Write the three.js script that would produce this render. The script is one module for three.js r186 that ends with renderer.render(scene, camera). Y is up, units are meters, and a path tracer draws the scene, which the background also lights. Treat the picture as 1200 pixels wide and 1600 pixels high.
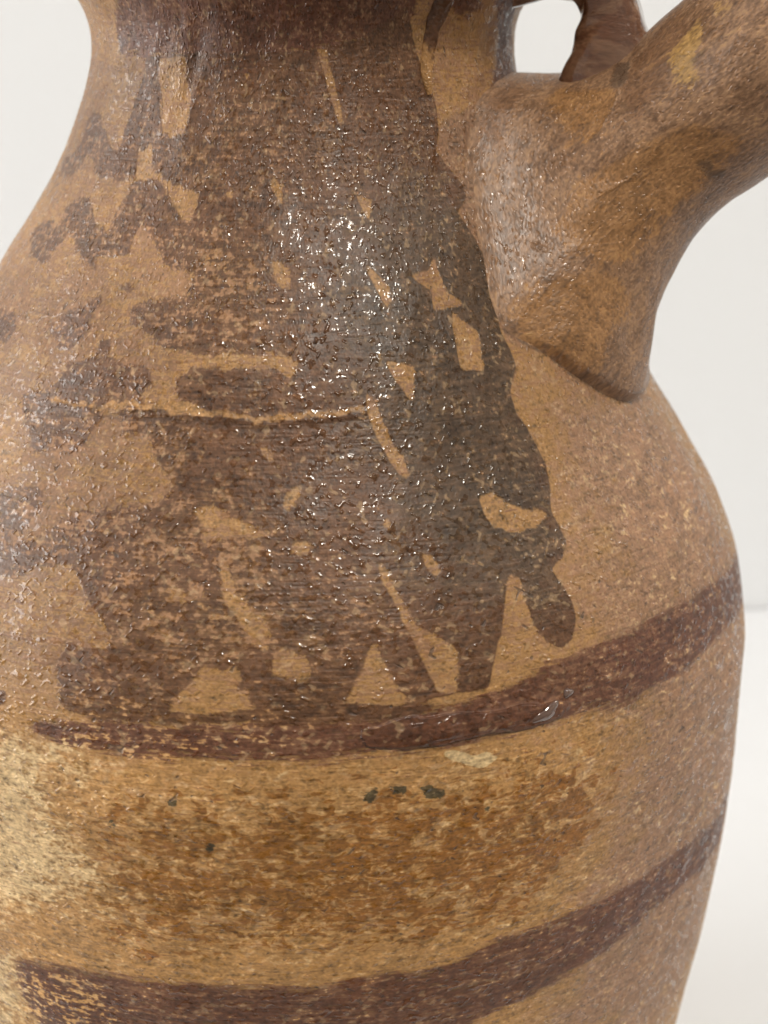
import * as THREE from 'three';
import { RectAreaLightUniformsLib } from 'three/addons/lights/RectAreaLightUniformsLib.js';
import { mergeGeometries } from 'three/addons/utils/BufferGeometryUtils.js';
RectAreaLightUniformsLib.init();

// ---------------------------------------------------------------- camera, lamps, exposure
// The jug stands on the shelf at y = 0, its axis on x = z = 0; the eye is 295 mm in front of the axis.
const EYE = 0.262, scene = new THREE.Scene();
scene.background = new THREE.Color(0, 0, 0);
const camera = new THREE.PerspectiveCamera(2 * Math.atan(800 / 2200) * 180 / Math.PI, 0.75, 0.02, 20);
camera.position.set(0, EYE, 0.295);
camera.rotation.order = 'YXZ';
camera.rotation.set(-17.5 * Math.PI / 180, -Math.atan(142 / 2200 * Math.cos(17.5 * Math.PI / 180)), 0);
camera.focus = 0.232; camera.userData.fStop = 19;   // the wall behind is a little out of focus
scene.add(camera);
const renderer = new THREE.WebGLRenderer({ antialias: true });
renderer.setSize(768, 1024);
renderer.toneMapping = THREE.LinearToneMapping;
renderer.toneMappingExposure = 1.28;
renderer.shadowMap.enabled = true;

const CEILING = 1.55;
const LAMPS = [   // x, z, width, depth, strength: panels in the ceiling, in front of the jug, plus one added by the right wall for sheen
  [0.30, 0.85, 0.22, 0.22, 108],
  [1.45, -0.1, 0.3, 0.3, 20],
];
for (const [x, z, w, d, power] of LAMPS) {
  const lamp = new THREE.RectAreaLight(new THREE.Color(1, 0.94, 0.84), power, w, d);
  lamp.name = 'ceiling_panel_light';
  lamp.position.set(x, CEILING - 0.02, z);
  lamp.rotation.x = -Math.PI / 2;
  scene.add(lamp);
}

const ADDED_WINDOW = { y: 0.65, z: 0.1, wide: 1.0, high: 1.2 };   // unseen lit opening, added to the left wall for sheen and fill
const addedSideLight = new THREE.RectAreaLight(new THREE.Color(1, 0.975, 0.94), 4.6, ADDED_WINDOW.wide, ADDED_WINDOW.high);
addedSideLight.name = 'added_window_light';
addedSideLight.position.set(-1.66, ADDED_WINDOW.y, ADDED_WINDOW.z);
addedSideLight.rotation.y = -Math.PI / 2;
scene.add(addedSideLight);

// ---------------------------------------------------------------- helpers
const clamp = (x, a = 0, b = 1) => (x < a ? a : x > b ? b : x), mix = (a, b, t) => a + (b - a) * t;
const step = (a, b, x) => { const t = clamp((x - a) / (b - a)); return t * t * (3 - 2 * t); };
let seed = 11;
const rnd = () => { seed = (seed + 0x6d2b79f5) | 0; let t = Math.imul(seed ^ (seed >>> 15), 1 | seed); t = (t + Math.imul(t ^ (t >>> 7), 61 | t)) ^ t; return ((t ^ (t >>> 14)) >>> 0) / 4294967296; };
const LAT = new Float32Array(512 * 512);
for (let i = 0; i < LAT.length; i++) LAT[i] = rnd();
function noise(p0, q0) {         // smooth value noise, 0 to 1, its lattice turned so that rows do not show
  const x = 0.829 * p0 - 0.559 * q0, y = 0.559 * p0 + 0.829 * q0;
  const ix = Math.floor(x), iy = Math.floor(y), fx = x - ix, fy = y - iy;
  const u = fx * fx * (3 - 2 * fx), v = fy * fy * (3 - 2 * fy), a = ix & 511, b = (ix + 1) & 511, c = (iy & 511) << 9, d = ((iy + 1) & 511) << 9;
  const p = LAT[c + a], q = LAT[c + b], r = LAT[d + a], s = LAT[d + b];
  return p + (q - p) * u + (r - p + (p - q - r + s) * u) * v;
}
const fbm = (x, y, n = 3) => { let s = 0, a = 0.5, t = 0; for (let i = 0; i < n; i++) { s += a * noise(x, y); t += a; a *= 0.55; const k = 1.78 * x - 0.97 * y + 17.3; y = 0.97 * x + 1.78 * y + 5.1; x = k; } return s / t; };
const streak = (x, y, n = 3) => { let s = 0, a = 0.5, t = 0; for (let i = 0; i < n; i++) { s += a * noise(x, y); t += a; a *= 0.55; x = x * 2.03 + 17.3; y = y * 2.03 + 5.1; } return s / t; };
function tag(o, label, category, kind) {
  if (label) o.userData.label = label;
  if (category) o.userData.category = category;
  if (kind) o.userData.kind = kind;
  return o;
}
function mesh(name, geometry, material, parent = scene) {
  const m = new THREE.Mesh(geometry, material);
  m.name = name; m.castShadow = m.receiveShadow = true;
  parent.add(m);
  return m;
}
function textures(size, data) {  // colour, height and roughness maps from float rows
  const tex = (array, srgb) => { const t = new THREE.DataTexture(array, size, size, THREE.RGBAFormat); t.magFilter = t.minFilter = THREE.LinearFilter; if (srgb) t.colorSpace = THREE.SRGBColorSpace; t.needsUpdate = true; return t; };
  return { map: tex(data.color, true), bumpMap: tex(data.bump), roughnessMap: tex(data.rough) };
}
const toByte = (x) => { x = clamp(x); return Math.round(255 * (x <= 0.0031308 ? 12.92 * x : 1.055 * Math.pow(x, 1 / 2.4) - 0.055)); };

// A square sheet of surface coordinates on which traced outlines are filled and softened.
class Sheet {
  constructor(size, toX, toY) { Object.assign(this, { size, toX, toY, data: new Float32Array(size * size) }); }
  fill(outlines, amount = 1, soft = 1, mode = 'max') {
    const n = this.size, c = document.createElement('canvas'); c.width = c.height = n;
    const g = c.getContext('2d');
    g.fillStyle = '#000'; g.fillRect(0, 0, n, n); g.fillStyle = '#fff';
    for (const o of outlines) { g.beginPath(); o.forEach(([a, b], i) => g[i ? 'lineTo' : 'moveTo'](this.toX(a) * n, (1 - this.toY(b)) * n)); g.closePath(); g.fill(); }
    return this.merge(this.read(g), amount, soft, mode);
  }
  stroke(lines, width, soft = 1, mode = 'max') {
    const n = this.size, c = document.createElement('canvas'); c.width = c.height = n;
    const g = c.getContext('2d');
    g.fillStyle = '#000'; g.fillRect(0, 0, n, n); g.strokeStyle = '#fff'; g.lineWidth = width; g.lineJoin = g.lineCap = 'round';
    for (const o of lines) { g.beginPath(); o.forEach(([a, b], i) => g[i ? 'lineTo' : 'moveTo'](this.toX(a) * n, (1 - this.toY(b)) * n)); g.stroke(); }
    return this.merge(this.read(g), 1, soft, mode);
  }
  read(g) {
    const n = this.size, px = g.getImageData(0, 0, n, n).data, f = new Float32Array(n * n);
    for (let y = 0; y < n; y++) for (let x = 0; x < n; x++) f[(n - 1 - y) * n + x] = px[(y * n + x) * 4] / 255;
    return f;
  }
  merge(f, amount, soft, mode) {
    for (let k = 0; k < 3; k++) f = blur(f, this.size, soft);
    const d = this.data;
    for (let i = 0; i < d.length; i++) d[i] = mode === 'cut' ? Math.min(d[i], 1 - amount * f[i]) : mode === 'add' ? Math.min(1, d[i] + amount * f[i]) : Math.max(d[i], amount * f[i]);
    return this;
  }
  at(u, v) {
    const n = this.size, x = clamp(u * n - 0.5, 0, n - 1.001), y = clamp(v * n - 0.5, 0, n - 1.001), ix = Math.floor(x), iy = Math.floor(y), fx = x - ix, fy = y - iy, d = this.data, i = iy * n + ix;
    return (d[i] * (1 - fx) + d[i + 1] * fx) * (1 - fy) + (d[i + n] * (1 - fx) + d[i + n + 1] * fx) * fy;
  }
}
function blur(f, n, r) {
  r = Math.round(r); if (r < 1) return f;
  const a = new Float32Array(n * n), b = new Float32Array(n * n), w = 1 / (2 * r + 1);
  for (let y = 0; y < n; y++) { let s = 0; for (let x = -r; x <= r; x++) s += f[y * n + clamp(x, 0, n - 1)]; for (let x = 0; x < n; x++) { a[y * n + x] = s * w; s += f[y * n + Math.min(x + r + 1, n - 1)] - f[y * n + Math.max(x - r, 0)]; } }
  for (let x = 0; x < n; x++) { let s = 0; for (let y = -r; y <= r; y++) s += a[clamp(y, 0, n - 1) * n + x]; for (let y = 0; y < n; y++) { b[y * n + x] = s * w; s += a[Math.min(y + r + 1, n - 1) * n + x] - a[Math.max(y - r, 0) * n + x]; } }
  return b;
}
// outlines of paint, bare clay, wear and stains on the body: [degrees round the jug, height in mm]
const WEAR = {"cheek": 0.54, "neck rub": 0.36, "left side": 0.55, "mid low": 0.5, "centre low": 0.35, "band left": 0.4, "belly left": 0.5, "band fade": 0.55, "low run": 0.6, "top left low": 0.5, "left top": 0.45};
const TRACE = {
  paint: {
    'field': [[-38.5,2],[-23,2.6],[-1.2,2.7],[12.5,4.8],[24.7,10.1],[27.2,4.2],[28.7,0.7],[31.1,-2.8],[32.2,-6.3],[31.7,-10.6],[29.9,-13.8],[32.3,-16.6],[35.3,-19.7],[35.4,-22.1],[31.9,-24.2],[33.6,-27.3],[34.7,-31.4],[35.7,-32.9],[36.2,-36.4],[35.9,-38.6],[33.5,-40.9],[32.8,-43.4],[33.4,-46.5],[33.7,-49.3],[32.1,-51.6],[31.2,-53.1],[31.3,-56.5],[32.4,-59.2],[33.1,-62.3],[33.5,-65.4],[32.9,-68.3],[31.7,-72],[32.2,-74],[32.5,-76.6],[31,-79.1],[29.1,-80],[30,-82.8],[30.6,-85.4],[30.5,-88],[29.2,-91],[27.5,-91.8],[26.1,-90.4],[25.2,-88.8],[24.6,-86.2],[24.6,-82.9],[24.5,-80.5],[23.7,-79.5],[22.9,-80.2],[21.9,-83.2],[20.9,-87.3],[19.6,-91.3],[18.5,-95.4],[15,-95.6],[10.2,-96],[3.9,-95.2],[2.1,-95.5],[-3.2,-96.2],[-5.9,-94],[-6.9,-89.6],[-11.1,-91.9],[-19.6,-94.2],[-19.8,-98.6],[-24.4,-97.7],[-25.8,-91.1],[-26.2,-83.6],[-26.2,-77.1],[-26.6,-77.5],[-31.3,-78.6],[-32.5,-80.3],[-33.5,-81.6],[-35.7,-80.9],[-41.8,-82.1],[-43.6,-78.1],[-37.3,-76.5],[-32,-74.4],[-28.5,-70],[-22,-67.8],[-17.1,-67.3],[-16,-64.9],[-17.2,-63.1],[-18.9,-61.4],[-19.7,-58.9],[-21.9,-57.9],[-24,-57.6],[-25.7,-54.7],[-24.2,-54.2],[-21.7,-53.4],[-17.4,-53.7],[-14.5,-54.7],[-11.9,-54.2],[-14.3,-52.8],[-17,-52.3],[-17.7,-49.5],[-15.6,-47.2],[-3.5,-47.2],[-1.1,-48.7],[-0.2,-46.1],[-3.6,-45],[-14,-45.2],[-20.7,-45],[-22.7,-42.8],[-27.1,-41.5],[-28.1,-39.3],[-25.9,-37.6],[-18.7,-36.3],[-18.4,-34.4],[-18.2,-33.2],[-22.2,-32.4],[-24.9,-30.6],[-26.6,-28],[-23.3,-25.2],[-23.5,-23.8],[-27.9,-20.9],[-29,-18.9],[-30.2,-18.8],[-23.6,-17.2],[-26,-14.1],[-31.4,-12.6],[-32.9,-10.5],[-34.8,-6.8],[-37.8,-0.9]],
    'zig one': [[-64.6,-9],[-60.7,-7.8],[-57.3,-8.1],[-53.4,-10.4],[-49.6,-12.4],[-46.1,-14.1],[-44.4,-13.2],[-45.1,-10.6],[-44.4,-7.6],[-44.5,-5.3],[-43.1,-1.5],[-42.5,2],[-37.7,2],[-35.6,-6.3],[-32.8,-10.8],[-25.3,-11.2],[-24.7,-13.6],[-31.1,-13.4],[-36.2,-13.1],[-37.8,-14.1],[-38.6,-15.6],[-37.5,-18.1],[-41.5,-19.1],[-47.3,-19],[-50.5,-18.3],[-53.6,-16.1],[-57.8,-14.6],[-57.8,-16.3],[-59.6,-18.7],[-64.5,-19.8],[-68.9,-19.2],[-74.4,-17.2],[-66.4,-15],[-63.1,-13]],
    'zig two': [[-56.7,-24.5],[-55,-23.3],[-52.3,-21.9],[-48.7,-22.3],[-45.3,-24.5],[-41.5,-27],[-39.1,-26.9],[-39.4,-24.4],[-38.3,-22.6],[-38.6,-19.6],[-35.6,-18.6],[-30.2,-18.8],[-28.4,-20.9],[-24.2,-23.8],[-23.3,-25.2],[-24.5,-26.5],[-26.6,-28],[-24.9,-30.6],[-22.2,-32.4],[-23.5,-32.4],[-26.4,-30],[-28.9,-27.5],[-31.9,-25.5],[-32.5,-27.4],[-32.1,-30.5],[-34.1,-31.1],[-39.6,-31.7],[-37.5,-33.5],[-40.3,-33.2],[-45,-31.3],[-48.8,-28.7],[-50.3,-28.5],[-50.7,-31.1],[-52.7,-32.1],[-51.4,-33.2],[-54,-34.3],[-58.6,-33.6],[-65.1,-31.5],[-67,-28.9],[-62.4,-27.1],[-57.1,-27],[-54.1,-26.4]],
    'mid blob': [[-35.8,-47.8],[-31.6,-47.1],[-29.2,-46.5],[-27.2,-47.1],[-23.5,-47.2],[-21.5,-48.6],[-21.2,-50.6],[-22.5,-51.4],[-21.8,-53.2],[-24.3,-53.9],[-26.5,-53.7],[-27.3,-52.7],[-27.6,-54.3],[-27.9,-56.6],[-28.8,-58.6],[-29.6,-60.8],[-31.2,-62.5],[-34.2,-62.2],[-37.7,-62.6],[-39.4,-60.2],[-41.3,-58.4],[-43.1,-53.9],[-39,-53.3],[-36.8,-51.2],[-36.7,-49.5]],
    'filler': [[-34.1,-10.3],[-25.2,-10.4],[-21,-20.1],[-24.1,-19.3],[-28.7,-18.8],[-33.9,-16.6],[-34.8,-13.8]],
    'low lobe': [[-47.9,-70.6],[-40.5,-69.2],[-39.1,-68.1],[-36.7,-67.9],[-34.1,-67.2],[-32.9,-68.8],[-32.9,-71.3],[-34.8,-74.2],[-37.4,-76.4],[-43.7,-78]],
    'dash': [[-32.5,-35.9],[-30.2,-35.2],[-28.3,-35.4],[-29.1,-36.2],[-31.6,-36.4]],
    'dash two': [[-31.7,-44.2],[-29.9,-44],[-29.1,-46],[-31.7,-46.6]],
    'blot': [[-36.4,-38.1],[-34.8,-36.9],[-33.8,-38.7],[-34.9,-40.1],[-34.2,-42.2],[-35.5,-44.7],[-37.1,-46.5],[-39.6,-46.6],[-41.1,-44.8],[-43.7,-44.6],[-44.7,-42.8],[-41.7,-41.9],[-40.2,-39.8]],
    'low streaks': [[-26,-92.1],[-11.2,-90.3],[-6.5,-92.5],[-3.2,-95.9],[3.9,-95],[13.5,-96.6],[10.2,-98.4],[-4.7,-98.2],[-20.1,-99.5],[-24.7,-98.3]],
    'edge blot': [[-79.1,-45.6],[-60.8,-42.6],[-55.1,-42.4],[-51.4,-44.1],[-51.9,-46.6],[-54.5,-47.5],[-64.1,-49.2]],
    'corner blot': [[-35.7,-99.1],[-32.4,-97.1],[-31.3,-98.1],[-31.5,-99.9],[-35.6,-102.5]],
  },
  bare: {
    'neck spike': [[-1.2,6.2],[5.2,6.4],[5.1,1.7],[7,-3.5],[8.6,-8.3],[7.9,-9.5],[6.1,-5.6],[3.3,1.7],[1.9,4.4]],
    'neck block': [[-37.7,1.8],[-29.7,1.7],[-29,-2],[-27.1,-4.6],[-26.8,-8.9],[-27.4,-11.2],[-32.9,-11.1],[-34.6,-6.3],[-37.8,-0.9]],
    'neck scrap': [[-15.3,1.2],[-13.5,-0.6],[-12.7,-2.2],[-14.3,-1.2]],
    'tuft': [[-39.3,-13.4],[-34.4,-15.9],[-35.4,-17.5],[-38.2,-16.6]],
    'wedge': [[-29,-18.9],[-24.3,-19.6],[-21.1,-20.3],[-20.8,-22.9],[-21.6,-25.4],[-23.1,-25],[-25.4,-22.5],[-27.4,-21]],
    'chip': [[-15.4,-20.2],[-14.4,-19.4],[-13.4,-20.7],[-14.6,-21.4]],
    'fleck wedge': [[-7,-18.3],[-4,-18.6],[-3.9,-22.4],[-5.5,-20.6]],
    'right wedge': [[10.4,-20.9],[13.6,-21.3],[12.7,-25.1],[11.4,-22.9]],
    'scrap': [[-5.2,-30.6],[-1.9,-32.2],[-1.5,-35.7],[-3.2,-34.7],[-4.3,-33.6]],
    'sliver': [[10.8,-31.8],[13.2,-33.4],[14.7,-35.5],[14.1,-38.7],[13.3,-37.4],[12.2,-34.9]],
    'hook': [[18.6,-33.7],[22.1,-33.2],[24.1,-30.9],[24.3,-34],[24.8,-36.6],[27.3,-38.8],[24.3,-39.3],[21.5,-39],[22.1,-36.6]],
    'plank': [[24.8,-39.9],[26.1,-41.2],[28.5,-43.4],[28.1,-46.4],[27.8,-49.2],[23.9,-48.7],[24.1,-45.5],[24.2,-42]],
    'arrow': [[12.3,-46.7],[16.9,-47.4],[16.2,-50.2],[15.6,-52.9],[14.5,-51.2]],
    'long sliver': [[9.2,-51],[10.1,-51.8],[11,-55.2],[11.9,-58.6],[13.2,-61.1],[13.7,-63.7],[12.6,-63.8],[11.4,-61.6],[10.6,-59.4],[9.8,-57],[9,-53.6]],
    'oval': [[22.2,-67.9],[24.1,-67.5],[25.8,-69.7],[27.9,-70.7],[30.8,-71.7],[30.8,-72.7],[28.8,-73.9],[25.6,-73.7],[23,-72.7],[22.2,-70.3]],
    'nick': [[13.3,-75],[14.6,-75.5],[15.3,-77.6],[14.6,-78.5],[13.7,-76.8]],
    'nick two': [[9.3,-69.7],[10.2,-69.4],[10.5,-70.5],[9.5,-70.8]],
    'split': [[8.2,-75.5],[9.3,-77],[11,-82.6],[11.8,-84.7],[14.5,-87.6],[15.7,-88.6],[15.6,-91.4],[15,-95.5],[13.1,-94.6],[11.9,-89.8],[10.9,-85.9],[9.6,-81.2],[8.6,-78]],
    'tent': [[7,-86.6],[8,-89.7],[9.2,-93.2],[10.4,-96],[3.8,-95.2],[5.7,-90.9]],
    'pane': [[-2.9,-87.2],[-0.4,-87.8],[0.7,-89.6],[0,-91.6],[-3.2,-91]],
    'streak': [[-8.7,-73.7],[-8.2,-76.2],[-7,-79.2],[-5.6,-81],[-3.5,-84.1],[-3.8,-87.3],[-5.1,-86.3],[-6.9,-82.8],[-8.7,-79.3],[-8.9,-76.2]],
    'tear': [[-26.2,-77.9],[-24,-81.3],[-21.8,-84.2],[-19.9,-86.7],[-20.1,-88.7],[-23.1,-89.2],[-25,-88.1],[-25.7,-92],[-27.7,-94.5],[-32.3,-97.9],[-37.5,-100.8],[-41.4,-83],[-35.6,-81.4],[-30.4,-79.7]],
    'dab': [[-5.3,-58.4],[-3.2,-59.9],[-3.6,-60.9],[-4.8,-59.9]],
    'dab two': [[-2.3,-67.4],[-1.6,-65.4],[0.1,-64.2],[-0.3,-66.4],[-1.6,-68.3]],
    'dab three': [[-1.2,-72.6],[1.3,-72.3],[0.6,-73.7],[-1.2,-74]],
    'low smear': [[-9.7,-89.6],[-8,-90.1],[-7,-91.8],[-5.5,-94.1],[-4.8,-95.9],[-13.5,-96.9],[-11.6,-93.3]],
    'rub streak': [[-13.1,-67.9],[-10.5,-67.5],[-6,-70.2],[-3.2,-71.3],[-3.4,-71.7],[-7.8,-71.9],[-11.4,-72.9],[-11.2,-70.3]],
    'rub streak two': [[-14.6,-79.9],[-10.6,-79.9],[-10.4,-80.4],[-13.6,-80.9]],
  },
  band: {
    'neck band': [[-44.7,17.4],[-55.1,7.3],[-53.2,2.7],[-42.5,2],[-22.9,2.1],[-1.2,2.5],[12.5,4.6],[26.8,9.1],[24.5,17]],
    'hanging lobe': [[32.2,15.3],[34.9,10.5],[38.9,8.9],[44.3,8.8],[47.6,10.1],[43.5,15.6]],
    'neck side': [[48.4,15.8],[60.1,5.3],[57.1,-0.4],[50.9,-3.8],[61.8,-3.9],[80.8,-1.6],[62.9,16.4]],
    'neck band tail': [[-23.9,2.8],[-8.8,3.2],[-10.1,-0.4],[-17.8,-1.2],[-23.6,-0.6]],
    'shoulder band': [[-28.8,-101.2],[-22.8,-100.1],[-17.4,-98.7],[-10.9,-98.9],[-4.7,-98],[1.4,-98.4],[7.6,-97.8],[14.1,-97.1],[21.2,-95.8],[25.2,-94],[34.1,-92.6],[45.7,-91.9],[54.1,-92.3],[64.7,-93.9],[76.6,-95.5],[78.3,-94.8],[74.9,-105],[56.1,-101.2],[46.7,-103.4],[40.4,-103.3],[35.1,-103.9],[26.4,-102.8],[20.7,-103.3],[13.9,-103.5],[7.5,-103.4],[-1.7,-103.9],[-10.9,-104],[-17.3,-104.1],[-22.4,-104.2],[-27.2,-103.6]],
    'belly band': [[-32.5,-147.7],[-26.1,-146.5],[-18.6,-145.8],[-11.8,-145.4],[-5.4,-145.8],[1,-145.2],[7.4,-143.9],[14.1,-144.4],[19.3,-141.3],[25,-141],[33.6,-140.3],[41.7,-139.9],[48.6,-139.8],[55.6,-141.7],[62.8,-140.8],[69,-146],[63.9,-152.5],[50.2,-149.6],[41.5,-149.5],[34.6,-151.9],[29.9,-152.8],[23.3,-155.6],[16.2,-157.8],[7.6,-160],[-5.7,-161.3],[-19.6,-161.6],[-30.8,-161.6],[-32.6,-155.6]],
  },
  pale: {
    'cream': [[-39.2,-108.3],[-31.9,-104.8],[-27.2,-104.2],[-22,-104.8],[-14,-105.4],[-20.6,-107.7],[-27.9,-109.8],[-27.6,-116.6],[-25.3,-119.9],[-22.9,-123.9],[-20.2,-127],[-16.9,-127.9],[-24.4,-131.2],[-33.7,-137.6],[-42.5,-144.3]],
    'cream foot': [[-43,-147.3],[-34.4,-145.7],[-32.7,-148.7],[-33,-157.2],[-33.5,-169.3],[-52.2,-185.8]],
    'cream chip': [[13.2,-104.2],[14.6,-104.4],[16.1,-105.7],[18,-105.7],[19.3,-107.2],[17.6,-108.2],[16.1,-107.6],[14.6,-106.3],[13.5,-105.4]],
    'fleck': [[-27.2,-113.5],[-25.3,-112.3],[-25,-113.9],[-26.8,-114.9]],
    'spot one': [[-33,-52.2],[-31.2,-52.2],[-30.5,-53.5],[-31.8,-53.8]],
    'spot two': [[-32,-63.9],[-30.1,-63.4],[-29,-65],[-30.6,-65.8]],
  },
  thick: {
    'bead': [[5.1,-99.7],[10.2,-98.2],[16.7,-98.7],[23.1,-99.3],[25.8,-99.3],[27,-101.7],[26.2,-102.7],[20.7,-103.1],[16.6,-102.8],[13.2,-103.2],[7.5,-103],[5.7,-102.1]],
    'spine': [[5.4,-101.3],[10.1,-101.2],[15.3,-101],[20.8,-100.9],[24.6,-101],[26.5,-101]],
  },
  stain: {
    'green one': [[8.1,-109],[9.3,-108.8],[9.8,-109.9],[8.9,-110.5],[8,-110]],
    'green two': [[11,-109.6],[11.8,-109.1],[12.2,-110.2],[13.6,-111],[13.5,-112.1],[11.4,-111.8]],
    'green three': [[14.8,-111.2],[15.4,-111.2],[15.4,-112],[14.8,-111.8]],
    'green four': [[5.2,-109.8],[6.8,-109.2],[6.6,-111.4],[5.6,-111.4]],
    'black one': [[-19.3,-115.7],[-18.9,-115.4],[-18.7,-117.4],[-19.2,-117.7]],
    'grey one': [[-13.4,-111.1],[-12.2,-111.1],[-12.5,-112.1],[-13.3,-112.2]],
    'grey two': [[-9.7,-118.8],[-8.8,-118.2],[-9,-119.6],[-9.7,-120.2]],
    'red dot': [[17.5,-114.7],[18.1,-114.9],[18,-115.9],[17.5,-115.7]],
  },
  wear: {
    'cheek': [[-35.3,-28],[-17.7,-23.3],[-3.6,-28.2],[0.1,-43.8],[-15.6,-46.9],[-26.5,-44.6]],
    'neck rub': [[-63.6,-5],[-28.2,-6.8],[-4,-2.5],[11.9,-9.8],[8.7,-16.1],[-9.3,-20.2],[-30.3,-19.5],[-47.6,-21.2]],
    'left side': [[-67.3,-57.3],[-25.1,-49.4],[-14,-59.2],[-14,-72.9],[-25.5,-78.8],[-43.7,-83.2]],
    'mid low': [[-25.1,-65.8],[-7.1,-62.7],[-0.1,-73.5],[-2.2,-90.5],[-14.3,-93.9],[-23.9,-87.9]],
    'centre low': [[-6.6,-73.5],[9.2,-74],[9.1,-92.2],[2.7,-96.3],[-7.2,-95.2]],
    'band left': [[-32.2,-98.9],[-14.2,-95.8],[-9,-104.3],[-24.2,-107],[-31.9,-107.4]],
    'band fade': [[-30.4,-100.4],[-3.5,-96],[2.6,-100.2],[-6,-104.6],[-30.2,-107.9]],
    'low run': [[-26.5,-91.3],[-6,-90.5],[-2.2,-95.6],[14.2,-96.4],[10.8,-98.8],[-10.9,-98.4],[-25.7,-101.1]],
    'top left low': [[-40.7,-52.2],[-18.8,-46.1],[-11.4,-59.1],[-14.5,-68.5],[-33.1,-70.8]],
    'belly left': [[-34.6,-147.1],[-24.3,-143],[-18.9,-150.2],[-19.6,-161.6],[-38.1,-172.8]],
    'left top': [[-78.9,-7.4],[-59.3,-4.9],[-35,-16.5],[-29.9,-32.9],[-30.1,-50.9],[-67.3,-57.3]],
  },
  rosy: {  // pink of the right side, partly grazing sheen put into the clay colour
    'right side': [[38.5,-48.8],[75.8,-54.9],[60.2,-192.8],[24.1,-167.7],[27.9,-150.1],[34,-127.5],[35.2,-109.7],[29,-96],[32.5,-82],[33.1,-70.3]],
  },
  glaze: {
    'front': [[-24.9,-109.4],[-10.9,-104.9],[7.5,-104.9],[28.3,-106.5],[39.4,-109.5],[33.8,-124.9],[31.7,-139],[21.1,-140.9],[7.4,-142.4],[-11.8,-143.1],[-25.8,-143.7],[-28.6,-137.3],[-21.4,-130.7],[-25.3,-121.1]],
    'under drips': [[16.2,-88.7],[25.4,-92.8],[36.9,-93.7],[28.9,-97],[15.5,-96.2]],
  },
  umber: {
    'beside the spout': [[32.9,-9],[29.8,-13.8],[35.3,-19.7],[31.9,-24.2],[34.7,-31.4],[36.2,-36.4],[32.4,-43.3],[34.2,-46.1],[41.2,-49.1],[71.6,-23.1],[50.5,-4.9]],
  },
  wash: {
    'shoulder': [[-82,-38],[-57,-32.9],[-29.9,-32.9],[-15.8,-45.9],[-20.1,-53.9],[-38.9,-56],[-57.3,-59.6]],
    'hill': [[-38.9,-56],[-23.9,-54.2],[-14.2,-67.5],[-25.5,-78.8],[-41.6,-82.6]],
    'foot': [[-41.6,-82.6],[-20.4,-78.1],[-18.4,-97.4],[-37.4,-103]],
    'neck': [[-81.7,3.1],[-42.1,2.3],[-35.5,-20.7],[-71.4,-26.1]],
  },
  dusk: {
    'right': [[16.5,-19.3],[45.3,-21.5],[33.8,-68.5],[29.8,-91.2],[22,-89],[11.7,-77.9],[8.2,-49.7],[3.2,-32.2]],
  },
  line: {
    'crease': [[33.4,-43.4],[40.2,-48.3],[45.4,-53.1],[51.8,-57.4],[58,-59.9]],  // grime and the shade of the joint, painted as one dark line
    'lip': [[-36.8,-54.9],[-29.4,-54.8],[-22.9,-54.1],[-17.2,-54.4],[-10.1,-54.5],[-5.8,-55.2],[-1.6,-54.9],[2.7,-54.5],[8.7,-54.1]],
    'low line': [[-25.8,-100],[-17.4,-98.4],[-9.7,-98.2],[-2.9,-98.6],[5.1,-99.3]],
    'scratch': [[-24.5,-119.6],[-20.5,-125.5],[-17.2,-127.6],[-11.3,-127.6]],
  },
};
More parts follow.
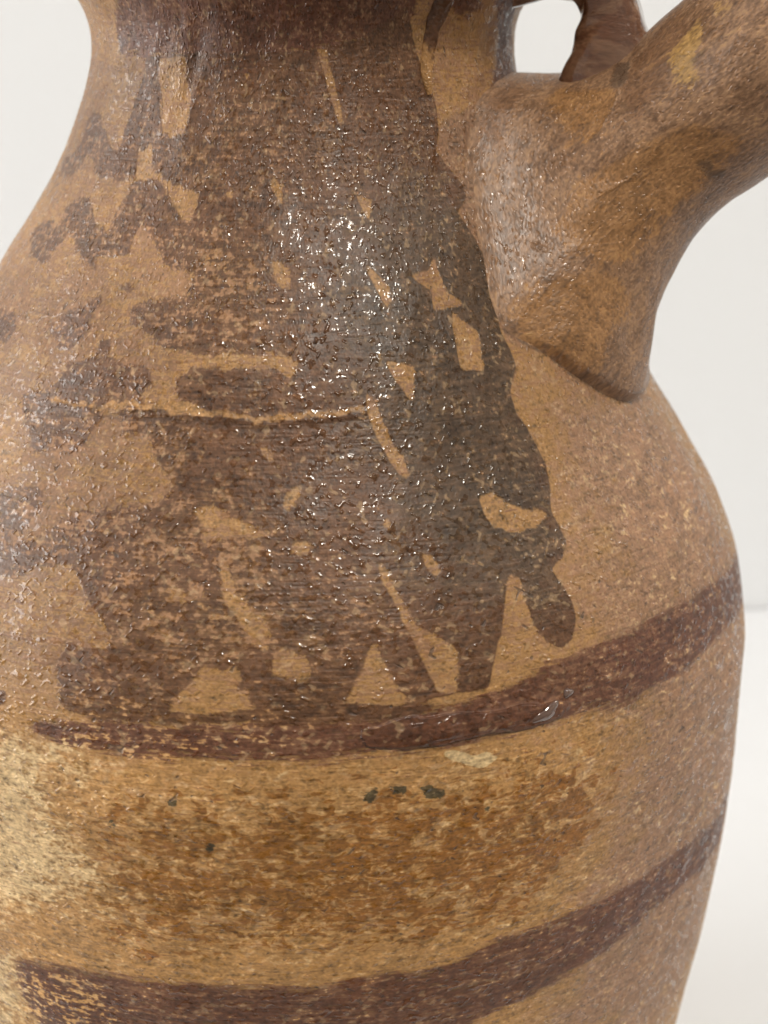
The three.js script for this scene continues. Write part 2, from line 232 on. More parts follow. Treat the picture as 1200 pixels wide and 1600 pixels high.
// marks on the spout: [share of the way round, share of the way out]
const SPOUT_TRACE = {
  amber: {
    'upper streak': [[0.280,0.337],[0.252,0.442],[0.236,0.526],[0.160,0.580],[0.142,0.558],[0.147,0.507],[0.127,0.462],[0.136,0.399],[0.137,0.315],[0.160,0.231],[0.220,0.200],[0.258,0.222],[0.273,0.278]],
    'lower field': [[0.240,0.019],[0.227,0.144],[0.154,0.223],[0.101,0.204],[0.113,0.116],[0.091,0.007],[0.151,0.007],[0.211,0.010]],
    'handle foot': [[0.409,0.229],[0.442,0.267],[0.393,0.381],[0.366,0.436],[0.330,0.404],[0.315,0.358],[0.317,0.328],[0.349,0.286],[0.375,0.260]],
  },
  ochre: {
    'ring': [[0.354,0.550],[0.355,0.563],[0.363,0.590],[0.369,0.611],[0.355,0.621],[0.338,0.606],[0.329,0.587],[0.316,0.573],[0.290,0.570],[0.276,0.556],[0.294,0.540],[0.320,0.541],[0.337,0.545]],
    'dab': [[0.373,0.640],[0.359,0.655],[0.344,0.649],[0.355,0.636]],
  },
  darkMarks: {  // near-black marks: smudge, eyelet, pit and handle join
    'smudge': [[0.179,0.500],[0.164,0.516],[0.143,0.517],[0.127,0.528],[0.111,0.508],[0.140,0.496],[0.159,0.496]],
    'eyelet': [[0.323,0.570],[0.312,0.573],[0.310,0.587],[0.317,0.598],[0.322,0.596],[0.318,0.584]],
    'pit': [[0.266,0.154],[0.262,0.172],[0.252,0.180],[0.254,0.158]],
    'join': [[0.442,0.437],[0.418,0.487],[0.380,0.469],[0.370,0.438],[0.387,0.424]],
  },
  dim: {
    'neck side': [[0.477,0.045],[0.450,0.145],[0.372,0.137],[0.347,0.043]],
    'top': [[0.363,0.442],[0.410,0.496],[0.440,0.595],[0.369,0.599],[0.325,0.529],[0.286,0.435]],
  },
  groove: {
    'seam': [[0.367,0.439],[0.341,0.411],[0.332,0.400],[0.317,0.359],[0.317,0.331]],
    'fold': [[0.245,0.318],[0.236,0.355],[0.222,0.403]],
    'nick': [[0.135,0.325],[0.159,0.339],[0.161,0.369]],
    'dent': [[0.264,0.149],[0.251,0.178]],
  },
};

// ---------------------------------------------------------------- the shape of the jug (millimetres; h is height above the eye, turned into metres above the shelf by at())
const PROFILE = [[-262, 0], [-262, 60], [-260.5, 63], [-256, 67], [-245, 75], [-230, 81.5], [-210, 86.9], [-200, 88.6], [-190, 90.2], [-180, 91.8], [-170, 93.3], [-160, 94.4], [-150, 95.3], [-140, 95.9], [-125, 96.1], [-115, 96.2], [-110, 95.9], [-105, 95.2], [-100, 94.3], [-95, 93], [-90, 91], [-85, 88.7], [-80, 86], [-75, 82.9], [-70, 79.8], [-65, 76.5], [-60, 73.5], [-55, 70.8], [-50, 68], [-45, 65], [-40, 61.8], [-35, 58.6], [-30, 55.4], [-25, 52.3], [-20, 49.4], [-15, 47], [-10, 45], [-5, 43.2], [0, 42], [4, 41.5], [8, 41.8], [12, 43.4], [16, 46.3], [22, 51.5], [28, 57], [33, 60.5], [38, 62.2], [41, 61.2], [42, 58.8], [40.5, 57], [34, 54.5], [24, 47.5], [14, 38.5], [4, 36.2], [-20, 43.5], [-60, 67.5], [-110, 90], [-200, 83], [-250, 66], [-254, 0]];
const OUTER = PROFILE.slice(2, 45);
const radiusAt = (h) => { let i = 1; while (i < OUTER.length - 1 && OUTER[i][0] < h) i++; const [a, r] = OUTER[i - 1], [b, s] = OUTER[i]; return mix(r, s, clamp((h - a) / (b - a))); };
const lean = (h) => { const t = clamp((h + 60) / 75); return 2.4 * t * t * (3 - 2 * t); };   // the neck was set a little off the axis
const at = (x, h, z) => new THREE.Vector3(x / 1000, EYE + h / 1000, z / 1000);
const RAD = Math.PI / 180;
// thumbed, scraped surface: uneven by a few tenths of a millimetre
const uneven = (deg, h) => {
  const c = Math.cos(deg * RAD) * 9, s = Math.sin(deg * RAD) * 9;
  return 0.9 * (fbm(c * 0.55 + h * 0.035 + 40, s * 0.55 + h * 0.02 + 60, 2) - 0.5) + 0.42 * (fbm(c * 2.1 + h * 0.05 + 9, s * 2.1 + 30 - h * 0.13, 2) - 0.5);
};
// the thick run of slip that lies along the shoulder band
const RUN = TRACE.thick.spine;
function ridge(deg, h) {
  if (h > -90 || h < -112 || deg < 0 || deg > 32) return 0;
  let best = 9, along = 0;
  for (let k = 1; k < RUN.length; k++) {
    const [a, b] = RUN[k - 1], [c, d] = RUN[k], ex = (c - a) * 1.6, ey = d - b, px = (deg - a) * 1.6, py = h - b, t = clamp((px * ex + py * ey) / (ex * ex + ey * ey)), q = Math.hypot(px - t * ex, py - t * ey);
    if (q < best) { best = q; along = (k - 1 + t) / (RUN.length - 1); }
  }
  return 0.75 * Math.exp(-best * best / 3.2) * step(0, 0.25, along) * (0.7 + 0.6 * noise(deg * 0.9, h * 0.8));
}
function onBody(deg, h, out = 0) {
  const r = radiusAt(h) + out;
  return at(lean(h) + r * Math.sin(deg * RAD), h, r * Math.cos(deg * RAD));
}
function bodyNormal(deg, h) {
  const e = onBody(deg + 0.5, h).sub(onBody(deg - 0.5, h)), f = onBody(deg, h + 1).sub(onBody(deg, h - 1));
  return e.cross(f).normalize();
}
function grid(cols, rows, point, uv, closed) {   // a sheet of quads; point(i, j) and uv(i, j)
  const pos = [], tex = [], idx = [];
  for (let j = 0; j <= rows; j++) for (let i = 0; i <= cols; i++) { const p = point(i, j), t = uv(i, j); pos.push(p.x, p.y, p.z); tex.push(t[0], t[1]); }
  for (let j = 0; j < rows; j++) for (let i = 0; i < cols; i++) { const a = j * (cols + 1) + i, b = a + 1, c = a + cols + 1, d = c + 1; idx.push(a, b, d, a, d, c); }
  const g = new THREE.BufferGeometry();
  g.setAttribute('position', new THREE.Float32BufferAttribute(pos, 3));
  g.setAttribute('uv', new THREE.Float32BufferAttribute(tex, 2));
  g.setIndex(idx);
  g.computeVertexNormals();
  if (closed) {                                   // one normal on both sides of the seam
    const n = g.attributes.normal;
    for (let j = 0; j <= rows; j++) { const a = j * (cols + 1), b = a + cols; const v = new THREE.Vector3(n.getX(a) + n.getX(b), n.getY(a) + n.getY(b), n.getZ(a) + n.getZ(b)).normalize(); n.setXYZ(a, v.x, v.y, v.z); n.setXYZ(b, v.x, v.y, v.z); }
  }
  return g;
}
const H0 = -215, H1 = 30, TURN = 80;              // what the body's sheet covers: heights, and degrees to either side of the front; the back mirrors it
const uOf = (deg) => (deg + TURN) / (2 * TURN), vOf = (h) => (h - H0) / (H1 - H0);
function bodyGeometry() {
  const fine = [];                                // profile resampled with a smooth curve every 0.9 mm
  const curve = new THREE.SplineCurve(PROFILE.map(([h, r]) => new THREE.Vector2(r, h)));
  const n = PROFILE.length - 1;
  for (let k = 0; k < n; k++) {
    const a = PROFILE[k], b = PROFILE[k + 1], len = Math.hypot(a[0] - b[0], a[1] - b[1]), m = Math.max(1, Math.ceil(len / (k < 46 && k > 2 ? 0.9 : 4)));
    const sharp = k < 2 || k > 48;
    for (let q = 0; q < m; q++) { const t = q / m, p = sharp ? new THREE.Vector2(mix(a[1], b[1], t), mix(a[0], b[0], t)) : curve.getPoint((k + t) / n); fine.push([p.y, p.x, k < 46]); }
  }
  fine.push([PROFILE[n][0], 0, false]);
  const cols = 540;
  return grid(cols, fine.length - 1, (i, j) => {
    const [h, r, outer] = fine[j], deg = i / cols * 360 - 180, rr = Math.max(0, r + (outer && r > 62 * (h < -255) ? uneven(deg, h) + ridge(deg, h) : 0));
    return at(lean(h) + rr * Math.sin(deg * RAD), h, rr * Math.cos(deg * RAD));
  }, (i, j) => [uOf(i / cols * 360 - 180), vOf(fine[j][0])], true);
}

// ---------------------------------------------------------------- the painted, varnished surface of the body
const C = (r, g, b) => [r, g, b];
const CLAY = C(0.385, 0.208, 0.074), GLAZE = C(0.215, 0.088, 0.017), ROSY = C(0.262, 0.146, 0.084), CREAM = C(0.56, 0.41, 0.22), DARK = C(0.088, 0.038, 0.017), DUSK = C(0.064, 0.038, 0.022), BAND = C(0.085, 0.028, 0.016), STAIN = C(0.03, 0.032, 0.018);
const UMBER = C(0.185, 0.098, 0.052), AMBER = C(0.265, 0.128, 0.040), OCHRE = C(0.42, 0.25, 0.07), NEAR_BLACK = C(0.035, 0.028, 0.024);
const blend = (a, b, t) => [mix(a[0], b[0], t), mix(a[1], b[1], t), mix(a[2], b[2], t)];
function bodyMaps() {
  const N = 2048, M = 1024, sheet = () => new Sheet(M, uOf, vOf), all = (k) => Object.values(TRACE[k]);
  const paint = sheet().fill(all('paint'), 1, 1).fill(all('bare'), 1, 1, 'cut');
  const band = sheet().fill(all('band'), 1, 3), pale = sheet().fill(all('pale'), 1, 14), chip = sheet().fill([TRACE.pale['cream chip']], 1, 1);
  const thick = sheet().fill([TRACE.thick.bead], 1, 2), stain = sheet().fill(all('stain'), 1, 1);
  const wear = sheet();
  for (const [k, o] of Object.entries(TRACE.wear)) wear.fill([o], WEAR[k], 16);
  const rosy = sheet().fill(all('rosy'), 1, 40), glaze = sheet().fill(all('glaze'), 1, 24), dusk = sheet().fill(all('dusk'), 1, 32), umber = sheet().fill(all('umber'), 1, 6), wash = sheet().fill(all('wash'), 1, 10);
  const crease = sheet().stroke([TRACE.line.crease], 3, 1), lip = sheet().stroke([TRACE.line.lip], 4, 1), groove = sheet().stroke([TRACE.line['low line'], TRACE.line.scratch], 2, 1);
  const color = new Uint8Array(N * N * 4), bump = new Uint8Array(N * N * 4), rough = new Uint8Array(N * N * 4);
  const pits = [];
  for (let j = 0; j < N; j++) for (let i = 0; i < N; i++) {
    const u = (i + 0.5) / N, v = (j + 0.5) / N, X = u * 232, Y = v * (H1 - H0);   // millimetres, about
    const big = fbm(X / 9 + 3, Y / 7 + 8, 2), mid = fbm(X / 2.6, Y / 1.7 + 50, 3), grain = fbm(X / 0.42 + 7, Y / 0.36, 2), brush = streak(X / 4.2 + 90, Y / 0.40, 3), speck = noise(X / 0.34 + 31, Y / 0.30 + 77), m1 = streak(X / 1.0 + 150, Y / 0.62 + 250, 2);
    const w = wear.at(u, v), k0 = 0.45 + w;
    const wu = u + k0 * ((mid - 0.5) * 1.0 + (grain - 0.5) * 0.9) / 232, wv = v + k0 * ((noise(X / 1.9 + 200, Y / 1.5 + 90) - 0.5) * 1.1 + (brush - 0.5) * 0.9) / (H1 - H0);
    // clay, slip and glaze: the glaze broke into curls and dashes over the paler slip
    const qx = X + (mid - 0.5) * 3.6, qy = Y + (noise(X / 1.5 + 61, Y / 1.2 + 15) - 0.5) * 2.4, sc = 0.55 + 1.1 * noise(X / 11 + 77, Y / 6 + 41), fleck = mix(fbm(qx / 0.75 + 13, qy / 0.5 + 21, 3), fbm(qx / 2.1 + 53, qy / 1.1 + 91, 4), clamp(sc - 0.4)), dash = streak(X / 3.0 + 301, Y / 0.55 + 44, 2);
    const g = glaze.at(u, v), ro = rosy.at(u, v), cover = 0.66 * fleck + 0.20 * dash + 0.14 * mid;
    const gl = step(-0.03, 0.05, 0.565 * g - cover + 0.10 * (big - 0.5) + 0.10 * (grain - 0.5));
    let c = blend(CLAY, ROSY, step(0.15, 0.85, ro + (mid - 0.5) * 0.8 + (big - 0.5) * 0.6 + (m1 - 0.5) * 0.5));
    c = blend(c, blend(UMBER, ROSY, step(0.35, 0.65, 0.5 * mid + 0.5 * m1)), step(0.3, 0.7, umber.at(u, v) + (mid - 0.5) * 0.4));
    c = blend(c, GLAZE, gl * (0.8 + 0.2 * big));
    const pl = step(0.12, 0.95, pale.at(wu, wv) + (fleck - 0.5) * 1.4 + (m1 - 0.5) * 0.9 + (grain - 0.5) * 0.5);
    c = blend(c, CREAM, pl * (0.6 + 0.4 * mid));
    let tone = 1 + (grain - 0.5) * 0.7 + (speck - 0.5) * 0.3 + (m1 - 0.5) * 0.75 + (big - 0.5) * 0.4 + (brush - 0.5) * 0.6 + (mid - 0.5) * 0.3;
    // a stain of old paint stays in the pores of the bare clay among the painting
    const upper = step(-0.05, 0.05, v - 0.47 + (mid - 0.5) * 0.06);
    const wa = wash.at(u, v);
    c = blend(c, blend(UMBER, DARK, 0.35 * wa), upper * (1 - ro) * (0.20 + 0.70 * step(0.46 - 0.17 * wa, 0.65 - 0.14 * wa, 0.5 + (0.25 * grain + 0.35 * m1 + 0.4 * brush - 0.5) * 2.2 + (big - 0.5) * 0.5 + 0.10 * w)));
    // banding and painting, worn away in streaks
    const worn = 0.30 * brush + 0.16 * mid + 0.34 * m1 + 0.20 * grain, lost = (amount) => 1 - step(-0.03, 0.03, worn - (0.74 - 0.36 * amount)), thin = 0.25 * mid + 0.35 * brush + 0.4 * m1;
    const bd = step(0.16, 0.72, band.at(wu, wv) + (brush - 0.5) * 1.3 + (grain - 0.5) * 0.5 + (m1 - 0.5) * 0.3) * lost(Math.max(w * 1.15, 0.14));
    c = blend(c, blend(BAND, UMBER, step(0.46, 0.66, thin) * 0.5), bd * 0.92);
    const soft = 0.20 + 0.16 * w, pt = step(0.5 - soft, 0.5 + soft, paint.at(wu, wv) * (0.9 + 0.1 * mid) + (grain - 0.5) * (0.45 + w) + (mid - 0.5) * (0.1 + 0.5 * w) + (m1 - 0.5) * (0.1 + 1.3 * w) + (brush - 0.5) * 0.7 * w) * lost(Math.max(w, 0.10));
    const dk = step(0.2, 0.9, dusk.at(u, v) + (mid - 0.5) * 0.9 + (m1 - 0.5) * 0.5), let_through = clamp(w * 0.9 * step(0.36, 0.64, thin) + 0.3 * step(0.46, 0.68, thin));
    c = blend(c, blend(DARK, DUSK, dk), pt * (0.97 - 0.55 * let_through));
    const th = step(0.35, 0.6, thick.at(wu, wv));
    c = blend(c, blend(BAND, DARK, 0.5), th * 0.7);
    c = blend(c, CLAY, step(0.3, 0.8, lip.at(wu, wv - 0.0022) + (m1 - 0.5) * 0.9) * 0.55);  // paler line above the lip: its highlight painted into the colour
    c = blend(c, NEAR_BLACK, clamp(0.22 * step(0.3, 0.8, lip.at(wu, wv + 0.0042) * (0.4 + 1.2 * m1)) + 0.6 * step(0.3, 0.8, crease.at(wu, wv) * (0.5 + m1))));  // darker under the lip; along the spout crease, grime and shade painted in
    const ch = step(0.4, 0.6, chip.at(wu, wv)); c = blend(c, CREAM, ch * 0.9);
    const st = step(0.35, 0.6, stain.at(wu, wv) + (grain - 0.5) * 0.9); c = blend(c, STAIN, st * 0.85);
    const crumb = step(0.70, 0.82, noise(X / 0.75 + 500, Y / 0.6 + 210)) * step(0.45, 0.6, mid); c = blend(c, [0.36, 0.24, 0.13], crumb * 0.4);
    const pit = step(0.90, 0.96, noise(X / 0.9 + 700, Y / 0.8 + 310)) * step(0.5, 0.6, big); c = blend(c, NEAR_BLACK, pit * 0.6);
    const k = (j * N + i) * 4;
    for (let q = 0; q < 3; q++) color[k + q] = toByte(c[q] * tone);
    color[k + 3] = 255;
    // relief, 1 = 1 mm: paint lies on the clay, brush and scraper leave lines, grains and blisters stand proud
    const peak = noise(X / 0.72 + 400, Y / 0.52 + 11), blister = peak > 0.64 ? (peak - 0.64) * 2.4 : 0, rub = step(0.42, 0.6, fbm(X / 4.5 + 610, Y / 3.2 + 33, 2)), line = step(0.0, 0.3, noise(X / 5 + 5, Y / 0.36 + 61) - 0.68);
    let z = 0.40 + 0.05 * pt + 0.03 * bd + 0.085 * (grain - 0.5) + 0.07 * (mid - 0.5) + 0.09 * (brush - 0.5) + (0.03 + 0.25 * rub) * blister - 0.06 * line + 0.04 * (speck - 0.5);
    z += th * (0.38 + 0.30 * noise(X / 1.3, Y / 1.1)) + 0.30 * lip.at(wu, wv + 0.0006) - 0.17 * lip.at(wu, wv + 0.0042) - 0.18 * groove.at(wu, wv) - 0.06 * st - 0.2 * pit;
    bump[k] = bump[k + 1] = bump[k + 2] = Math.round(255 * clamp(z)); bump[k + 3] = 255;
    const rg = 0.56 - 0.04 * pt - 0.42 * clamp(blister * 6) - 0.2 * th + 0.22 * (mid - 0.5) + 0.16 * (big - 0.5) + 0.12 * pl;
    rough[k] = rough[k + 1] = rough[k + 2] = Math.round(255 * clamp(rg, 0.14, 0.9)); rough[k + 3] = 255;
  }
  const t = textures(N, { color, bump, rough });
  for (const x of Object.values(t)) { x.wrapS = THREE.MirroredRepeatWrapping; x.wrapT = THREE.MirroredRepeatWrapping; }
  return t;
}
const jug = new THREE.Group();
jug.name = 'clay_jug';
tag(jug, 'brown glazed clay jug with dark feather painting, bands, side spout and loop handle', 'jug');
scene.add(jug);
const glossy = (maps, extra = {}) => new THREE.MeshPhysicalMaterial({ ...maps, bumpScale: 0.0007, specularIntensity: 0.8, roughness: 1, ior: 1.5, ...extra });
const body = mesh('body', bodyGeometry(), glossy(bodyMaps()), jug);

// ---------------------------------------------------------------- the spout: luted onto the shoulder along a loop, narrowing to a tube that leans out to the right
const LOOP = [   // [bearing round the tube, degrees round the jug, height, how steeply it leaves the body (0 along it, 1 straight out)]
  [-90, 58, -60, 0.45], [-128, 47, -54.2, 0.5], [-158, 38.5, -47, 0.36], [-176, 33, -42.5, 0.2], [-195, 33.5, -31, 0.06], [-215, 36, -17, 0.03], [-238, 45, -6, 0.1], [-262, 62, -1.6, 0.6], [-285, 80, -1.5, 0.8], [-315, 97, -12, 0.4], [-345, 105, -28, 0.2], [-20 - 360, 87, -42, 0.08], [-55 - 360, 71, -57.5, 0.15],
];
const SPOUT = { turn: 68, base: [55, -30], neck: [76, -9.5], tip: [122, 25.5], wide: 16.5, mouth: 22.3 };
function spoutFrame() {
  const s = Math.sin(SPOUT.turn * RAD), c = Math.cos(SPOUT.turn * RAD), place = ([r, h]) => at(1.6 + r * s, h, r * c);
  const a = place(SPOUT.neck), b = place(SPOUT.tip), axis = b.clone().sub(a).normalize(), side = new THREE.Vector3(c, 0, -s), up = side.clone().cross(axis).negate();
  if (up.y < 0) up.negate();
  return { a, b, axis, side, up };
}
function loopAt(phi) {           // phi in degrees, falling from -90 round to -450
  const n = LOOP.length;
  let i = 0; while (i < n - 1 && LOOP[i + 1][0] >= phi) i++;
  const q = (k) => { const w = Math.floor(k / n), e = LOOP[((k % n) + n) % n]; return [e[0] - 360 * w, e[1], e[2], e[3]]; };
  const a = q(i - 1), b = q(i), c = q(i + 1), d = q(i + 2), t = clamp((phi - b[0]) / (c[0] - b[0]));
  return [1, 2, 3].map((k) => { const m = (c[k] - a[k]) / (c[0] - a[0]) * (c[0] - b[0]), w = (d[k] - b[k]) / (d[0] - b[0]) * (c[0] - b[0]), t2 = t * t, t3 = t2 * t; return (2 * t3 - 3 * t2 + 1) * b[k] + (t3 - 2 * t2 + t) * m + (3 * t2 - 2 * t3) * c[k] + (t3 - t2) * w; });
}
const SP = spoutFrame(), SHARE = 0.5;   // the first half of the sheet is the flare
function spoutPoint(phi, s) {
  const f = phi * RAD, dir = SP.side.clone().multiplyScalar(Math.cos(f)).addScaledVector(SP.up, Math.sin(f));
  const ring = (t) => SP.a.clone().lerp(SP.b, t).addScaledVector(dir, mix(SPOUT.wide, SPOUT.mouth, t) / 1000 + 0.0004 * (fbm(Math.cos(f) * 2 + 8 + t * 3, Math.sin(f) * 2 + 4 + t * 2, 2) - 0.5) * 4 + 0.0012 * (fbm(t * 5 + Math.cos(f) * 1.5 + 60, Math.sin(f) * 1.5 + 20, 2) - 0.5) * step(0, 0.2, t));
  if (s >= SHARE) return ring((s - SHARE) / (1 - SHARE));
  const [deg, h, steep] = loopAt(phi), p = onBody(deg, h, -0.08 - 0.25 * steep + uneven(deg, h)), n = bodyNormal(deg, h), goal = ring(0), inward = SP.a.clone().sub(p);
  inward.addScaledVector(n, -inward.dot(n)).normalize();
  const far = goal.distanceTo(p), d0 = inward.multiplyScalar(1 - steep).addScaledVector(n, steep).normalize().multiplyScalar(far * 0.9), d1 = SP.axis.clone().multiplyScalar(far * 1.05);
  const t = s / SHARE, t2 = t * t, t3 = t2 * t;
  const out = p.multiplyScalar(2 * t3 - 3 * t2 + 1).addScaledVector(d0, t3 - 2 * t2 + t).addScaledVector(goal, 3 * t2 - 2 * t3).addScaledVector(d1, t3 - t2);
  const below = Math.abs(((phi + 630) % 360) - 180), lip = (1 - step(52, 84, below)) * step(0, 0.016, s) * (1 - step(0.05, 0.22, s));   // the luted edge stands proud of the shoulder
  out.addScaledVector(n, 0.0018 * lip);
  return out.addScaledVector(n, 0.0016 * (fbm(Math.cos(f) * 3 + s * 9 + 30, Math.sin(f) * 3 + s * 7 + 12, 2) - 0.5) * step(0, 0.12, s) * step(SHARE, SHARE - 0.15, s));
}
function spoutGeometry() {
  const cols = 180, flare = 90, tube = 60, inner = 24, rows = flare + tube + inner;
  const sAt = (j) => (j <= flare ? SHARE * j / flare : SHARE + (1 - SHARE) * Math.min(1, (j - flare) / tube));
  return grid(cols, rows, (i, j) => {
    const phi = -90 - 360 * i / cols;
    if (j <= flare + tube) return spoutPoint(phi, sAt(j));
    const k = (j - flare - tube) / inner, t = 1 - k * 1.1, f = phi * RAD, round = Math.min(1, k * 9);
    return SP.a.clone().lerp(SP.b, t + 0.03 * Math.sin(round * Math.PI)).addScaledVector(SP.side, Math.cos(f) * (mix(SPOUT.wide, SPOUT.mouth, Math.max(0, t)) - 4.5 * round) / 1000).addScaledVector(SP.up, Math.sin(f) * (mix(SPOUT.wide, SPOUT.mouth, Math.max(0, t)) - 4.5 * round) / 1000);
  }, (i, j) => [i / cols, j <= flare + tube ? sAt(j) : 1 - (j - flare - tube) / inner * 0.4], true);
}
function plainMaps(N, mmX, mmY, paintAt) {      // clay, scraper lines and grain for the smaller parts; paintAt(u, v, ...) gives colour and relief
  const color = new Uint8Array(N * N * 4), bump = new Uint8Array(N * N * 4), rough = new Uint8Array(N * N * 4);
  for (let j = 0; j < N; j++) for (let i = 0; i < N; i++) {
    const u = (i + 0.5) / N, v = (j + 0.5) / N, X = u * mmX, Y = v * mmY;
    const n = { big: fbm(X / 9 + 33, Y / 8 + 18, 2), mid: fbm(X / 2.4 + 70, Y / 2.2 + 50, 3), grain: fbm(X / 0.42 + 7, Y / 0.42, 2), brush: streak(X / 0.7 + 9, Y / 2.2 + 31, 3), speck: noise(X / 0.45 + 131, Y / 0.4 + 77) };
    const { c, z, r } = paintAt(u, v, n), k = (j * N + i) * 4;
    for (let q = 0; q < 3; q++) color[k + q] = toByte(c[q]);
    bump[k] = bump[k + 1] = bump[k + 2] = Math.round(255 * clamp(z));
    rough[k] = rough[k + 1] = rough[k + 2] = Math.round(255 * clamp(r, 0.14, 0.9));
    color[k + 3] = bump[k + 3] = rough[k + 3] = 255;
  }
  const t = textures(N, { color, bump, rough });
  for (const x of Object.values(t)) x.wrapS = x.wrapT = THREE.RepeatWrapping;
  return t;
}
const TAWNY = C(0.258, 0.150, 0.084);
function spoutSurface() {
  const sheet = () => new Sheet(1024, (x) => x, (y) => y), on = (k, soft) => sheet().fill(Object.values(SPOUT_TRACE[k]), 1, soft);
  const amber = on('amber', 14), ochre = on('ochre', 7), darkMarks = on('darkMarks', 4), dim = on('dim', 10), groove = sheet().stroke(Object.values(SPOUT_TRACE.groove), 4, 1);
  return plainMaps(1024, 150, 80, (u, v, n) => {
    const wu = u + (n.mid - 0.5) * 0.012 + (n.grain - 0.5) * 0.006, wv = v + (n.brush - 0.5) * 0.02 + (n.grain - 0.5) * 0.008, tone = 1 + (n.grain - 0.5) * 0.9 + (n.speck - 0.5) * 0.3 + (n.brush - 0.5) * 0.4 + (n.mid - 0.5) * 0.45;
    let c = blend(blend(UMBER, TAWNY, 0.25), TAWNY, step(0.3, 0.72, n.grain * 0.4 + n.brush * 0.15 + n.mid * 0.45));
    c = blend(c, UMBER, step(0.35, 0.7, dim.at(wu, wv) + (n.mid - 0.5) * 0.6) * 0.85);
    c = blend(c, AMBER, step(0.3, 0.75, amber.at(wu, wv) + (n.brush - 0.5) * 0.7 + (n.mid - 0.5) * 0.8 + (n.grain - 0.5) * 0.4) * 0.6);
    c = blend(c, OCHRE, step(0.2, 0.9, ochre.at(wu, wv) + (n.grain - 0.5) * 0.9 + (n.mid - 0.5) * 0.7) * 0.6);
    const so = step(0.25, 0.95, darkMarks.at(wu, wv) + (n.grain - 0.5) * 0.8 + (n.mid - 0.5) * 0.8), gr = groove.at(wu, wv);
    c = blend(c, NEAR_BLACK, so * 0.6);
    return { c: c.map((x) => x * tone), z: 0.5 + 0.12 * (n.grain - 0.5) + 0.11 * (n.brush - 0.5) + 0.08 * (n.mid - 0.5) + 0.7 * Math.max(0, n.speck - 0.74) - 0.5 * Math.max(0, noise(u * 150 / 1.1 + 900, v * 80 / 1.1) - 0.86) - 0.35 * gr - 0.2 * so, r: 0.44 + 0.3 * (n.mid - 0.5) - 0.28 * step(0.72, 0.78, n.speck) + 0.1 * (n.big - 0.5) };
  });
}
const spoutMaps = spoutSurface();
mesh('spout', spoutGeometry(), glossy(spoutMaps), jug);

// ---------------------------------------------------------------- the loop handle between spout and rim, and the clay ridge on the neck
function sweep(points, section, cols, rows, facing) {   // section(t, angle) gives [across, along-radius] in metres
  const curve = new THREE.CatmullRomCurve3(points);
  return grid(cols, rows, (i, j) => {
    const t = j / rows, p = curve.getPoint(t), d = curve.getTangent(t), e = facing.clone().addScaledVector(d, -facing.dot(d)).normalize(), f = d.clone().cross(e), [x, y] = section(t, i / cols * Math.PI * 2);
    return p.addScaledVector(e, x).addScaledVector(f, y);
  }, (i, j) => [i / cols, j / rows], true);
}
const rad3 = (deg, r, h, leanBy = 2.2) => at(leanBy + r * Math.sin(deg * RAD), h, r * Math.cos(deg * RAD));
const handleMaps = plainMaps(512, 30, 60, (u, v, n) => {
  const c = blend(blend(BAND, UMBER, 0.35), ROSY, step(0.44, 0.68, n.mid) * 0.4), tone = 1 + (n.grain - 0.5) * 0.5;
  return { c: c.map((x) => x * tone), z: 0.45 + 0.12 * (n.grain - 0.5) + 0.2 * (n.mid - 0.5) + 0.06 * (n.brush - 0.5), r: 0.16 };
});
const handleTurn = 68, handleSide = new THREE.Vector3(Math.cos(handleTurn * RAD), 0, -Math.sin(handleTurn * RAD));
mesh('handle', sweep([rad3(68, 58, -14), rad3(68, 59.5, -4), rad3(68, 60.8, 5), rad3(68, 60.7, 10.5), rad3(68, 57.2, 15.4), rad3(68, 50.8, 17.4), rad3(68, 42, 16)], (t, a) => {
  const foot = 1 + 2.2 * Math.exp(-t * t / 0.07), sq = (x) => Math.sign(x) * Math.pow(Math.abs(x), 0.75), wob = 1 + 0.12 * (fbm(Math.cos(a) + 3, Math.sin(a) + t * 8, 2) - 0.5) * 2;
  return [0.0052 * (0.82 + 0.18 * foot) * wob * sq(Math.cos(a)), (Math.sin(a) * 1 < 0 ? 0.0052 * (1 + (foot - 1) * 1.5) : 0.0052 * (1 + (foot - 1) * 0.4)) * wob * sq(Math.sin(a))];
}, 64, 90, handleSide), glossy(handleMaps, { clearcoat: 0.8, clearcoatRoughness: 0.12 }), jug);
const ridgeMaps = plainMaps(256, 8, 30, (u, v, n) => {
  const c = blend(DARK, blend(CLAY, UMBER, 0.3), step(0.55, 0.7, v + (n.mid - 0.5) * 0.3)), tone = 1 + (n.grain - 0.5) * 0.6;
  return { c: c.map((x) => x * tone), z: 0.4 + 0.2 * (n.grain - 0.5) + 0.5 * (n.mid - 0.5), r: 0.2 };
});
const ridgeLine = [[35.5, 24], [34.6, 17], [33.4, 11.5], [31.8, 7], [30.6, 2.5], [30, -1.5], [30.4, -4.5]];
mesh('clay_ridge', sweep(ridgeLine.map(([d, h]) => onBody(d, h, 0.15)), (t, a) => {
  const k = (1 - 0.75 * Math.pow(t, 2.2)) * (1 + 0.3 * (fbm(Math.cos(a) + 3, Math.sin(a) + t * 14, 2) - 0.5) * 2);
  return [0.0012 * k * Math.cos(a), 0.0020 * k * Math.sin(a)];
}, 24, 80, new THREE.Vector3(0, 0, 1)), glossy(ridgeMaps), jug);

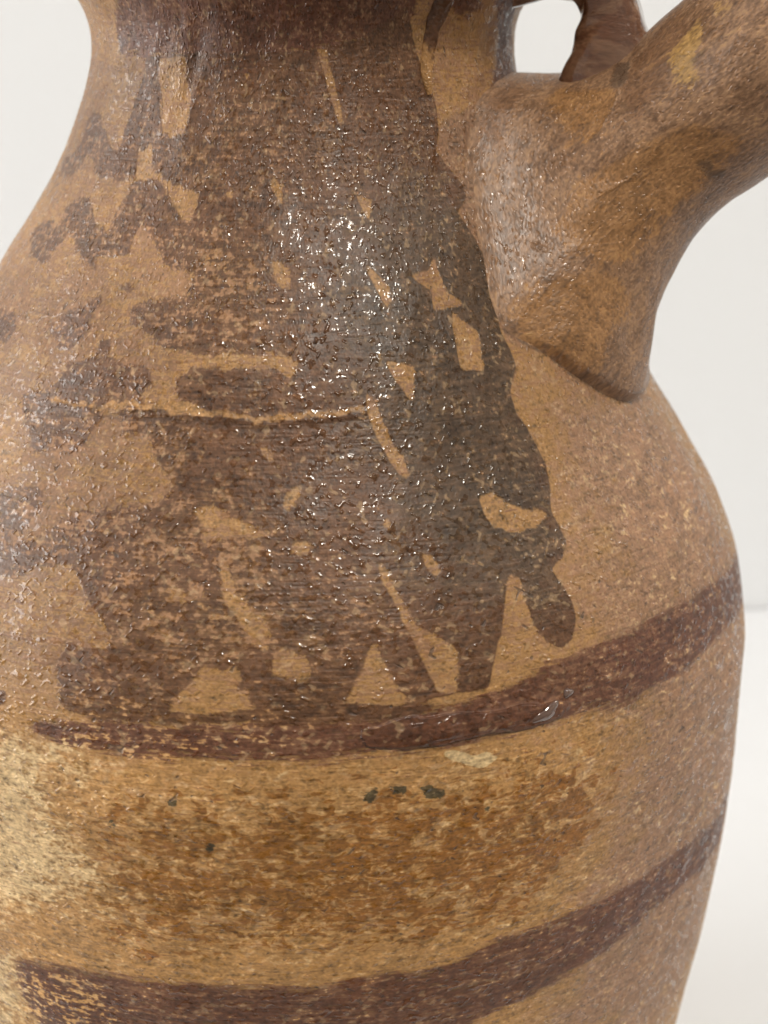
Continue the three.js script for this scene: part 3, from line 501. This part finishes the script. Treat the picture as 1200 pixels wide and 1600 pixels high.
// a clear bead of varnish that ran and set on the shoulder band
function bead(name, deg, h, long, high, turn, rise) {
  const n = bodyNormal(deg, h), e = onBody(deg + 0.5, h).sub(onBody(deg - 0.5, h)).normalize(), f = n.clone().cross(e), p = onBody(deg, h, 0.1 + uneven(deg, h));
  const a = e.clone().multiplyScalar(Math.cos(turn)).addScaledVector(f, Math.sin(turn)), b = n.clone().cross(a);
  const g = grid(36, 16, (i, j) => {
    const q = j / 16 * Math.PI / 2, w = i / 36 * Math.PI * 2, k = 1 + 0.16 * Math.sin(3 * w + deg) + 0.1 * Math.cos(2 * w);
    return p.clone().addScaledVector(a, long * k * Math.cos(q) * Math.cos(w)).addScaledVector(b, high * k * Math.cos(q) * Math.sin(w)).addScaledVector(n, rise * Math.sin(q));
  }, (i, j) => [i / 36, j / 16], true);
  return mesh(name, g, beadMaterial, jug);
}
const beadMaterial = new THREE.MeshPhysicalMaterial({ color: new THREE.Color(0.10, 0.055, 0.04), roughness: 0.08, ior: 1.55, clearcoat: 1, clearcoatRoughness: 0.05 });
bead('varnish_drop', 24.7, -101.2, 0.0027, 0.0013, 0.35, 0.0008);
bead('varnish_drop', 27.6, -98.9, 0.0010, 0.0008, 0.2, 0.0007);

// ---------------------------------------------------------------- the setting: white wall and shelf, and the room that lights them
const SHELF_BACK = -0.36;
const plaster = new THREE.MeshStandardMaterial({ color: new THREE.Color(0.735, 0.75, 0.77), roughness: 0.9 });
const boxed = (x0, x1, y0, y1, z0, z1) => new THREE.BoxGeometry(x1 - x0, y1 - y0, z1 - z0).translate((x0 + x1) / 2, (y0 + y1) / 2, (z0 + z1) / 2);
const dimmer = new THREE.MeshStandardMaterial({ color: new THREE.Color(0.6, 0.58, 0.54), roughness: 0.9 }), boards = new THREE.MeshStandardMaterial({ color: new THREE.Color(0.16, 0.10, 0.06), roughness: 0.6 });
const set = (name, ...b) => tag(mesh(name, boxed(...b), { front_wall: dimmer, right_wall: dimmer, floor: boards }[name] ?? plaster), null, null, 'structure');
set('wall', -1.7, 1.7, -0.9, CEILING, SHELF_BACK - 0.1, SHELF_BACK);
set('left_wall', -1.8, -1.7, -0.9, CEILING, SHELF_BACK - 0.1, 2.4);
set('right_wall', 1.7, 1.8, -0.9, CEILING, SHELF_BACK - 0.1, 2.4);
set('front_wall', -1.8, 1.8, -0.9, CEILING, 2.4, 2.5);
set('ceiling', -1.8, 1.8, CEILING, CEILING + 0.1, SHELF_BACK - 0.1, 2.5);
set('floor', -1.8, 1.8, -1.0, -0.9, SHELF_BACK - 0.1, 2.5);
const shelf = tag(mesh('display_shelf', boxed(-1.2, 1.2, -0.05, 0, SHELF_BACK + 0.002, 0.2), new THREE.MeshStandardMaterial({ color: new THREE.Color(0.645, 0.655, 0.675), roughness: 0.75 })), 'plain white shelf that the jug stands on, against the white wall', 'shelf');
LAMPS.forEach(([x, z, w, d], i) => {
  const glow = new THREE.MeshStandardMaterial({ color: 0xffffff, emissive: new THREE.Color(1, 0.94, 0.84), emissiveIntensity: 3, roughness: 0.6 });
  tag(mesh('ceiling_light', boxed(x - w / 2, x + w / 2, CEILING - 0.012, CEILING - 0.001, z - d / 2, z + d / 2), glow), ['square lit ceiling panel in front of the jug', 'small ceiling panel added by the right wall for sheen'][i], 'light');
});
const addedWin = new THREE.Group();
addedWin.name = 'window';
addedWin.position.set(-1.7, ADDED_WINDOW.y - ADDED_WINDOW.high / 2, ADDED_WINDOW.z);
tag(addedWin, 'tall glowing panel with a white frame, added on the left wall for sheen', 'window');
scene.add(addedWin);
mesh('pane', boxed(0.002, 0.02, 0, ADDED_WINDOW.high, -ADDED_WINDOW.wide / 2, ADDED_WINDOW.wide / 2), new THREE.MeshStandardMaterial({ color: 0xffffff, emissive: new THREE.Color(1, 0.975, 0.94), emissiveIntensity: 1.5, roughness: 0.4 }), addedWin);
const frameParts = [[-0.04, 0, -1, 1], [ADDED_WINDOW.high, ADDED_WINDOW.high + 0.04, -1, 1]].map(([a, b]) => boxed(0.001, 0.03, a, b, -ADDED_WINDOW.wide / 2 - 0.04, ADDED_WINDOW.wide / 2 + 0.04)).concat([-1, 1].map((s) => boxed(0.001, 0.03, 0, ADDED_WINDOW.high, s > 0 ? ADDED_WINDOW.wide / 2 : -ADDED_WINDOW.wide / 2 - 0.04, s > 0 ? ADDED_WINDOW.wide / 2 + 0.04 : -ADDED_WINDOW.wide / 2)));
mesh('frame', mergeGeometries(frameParts), plaster, addedWin);
renderer.render(scene, camera);
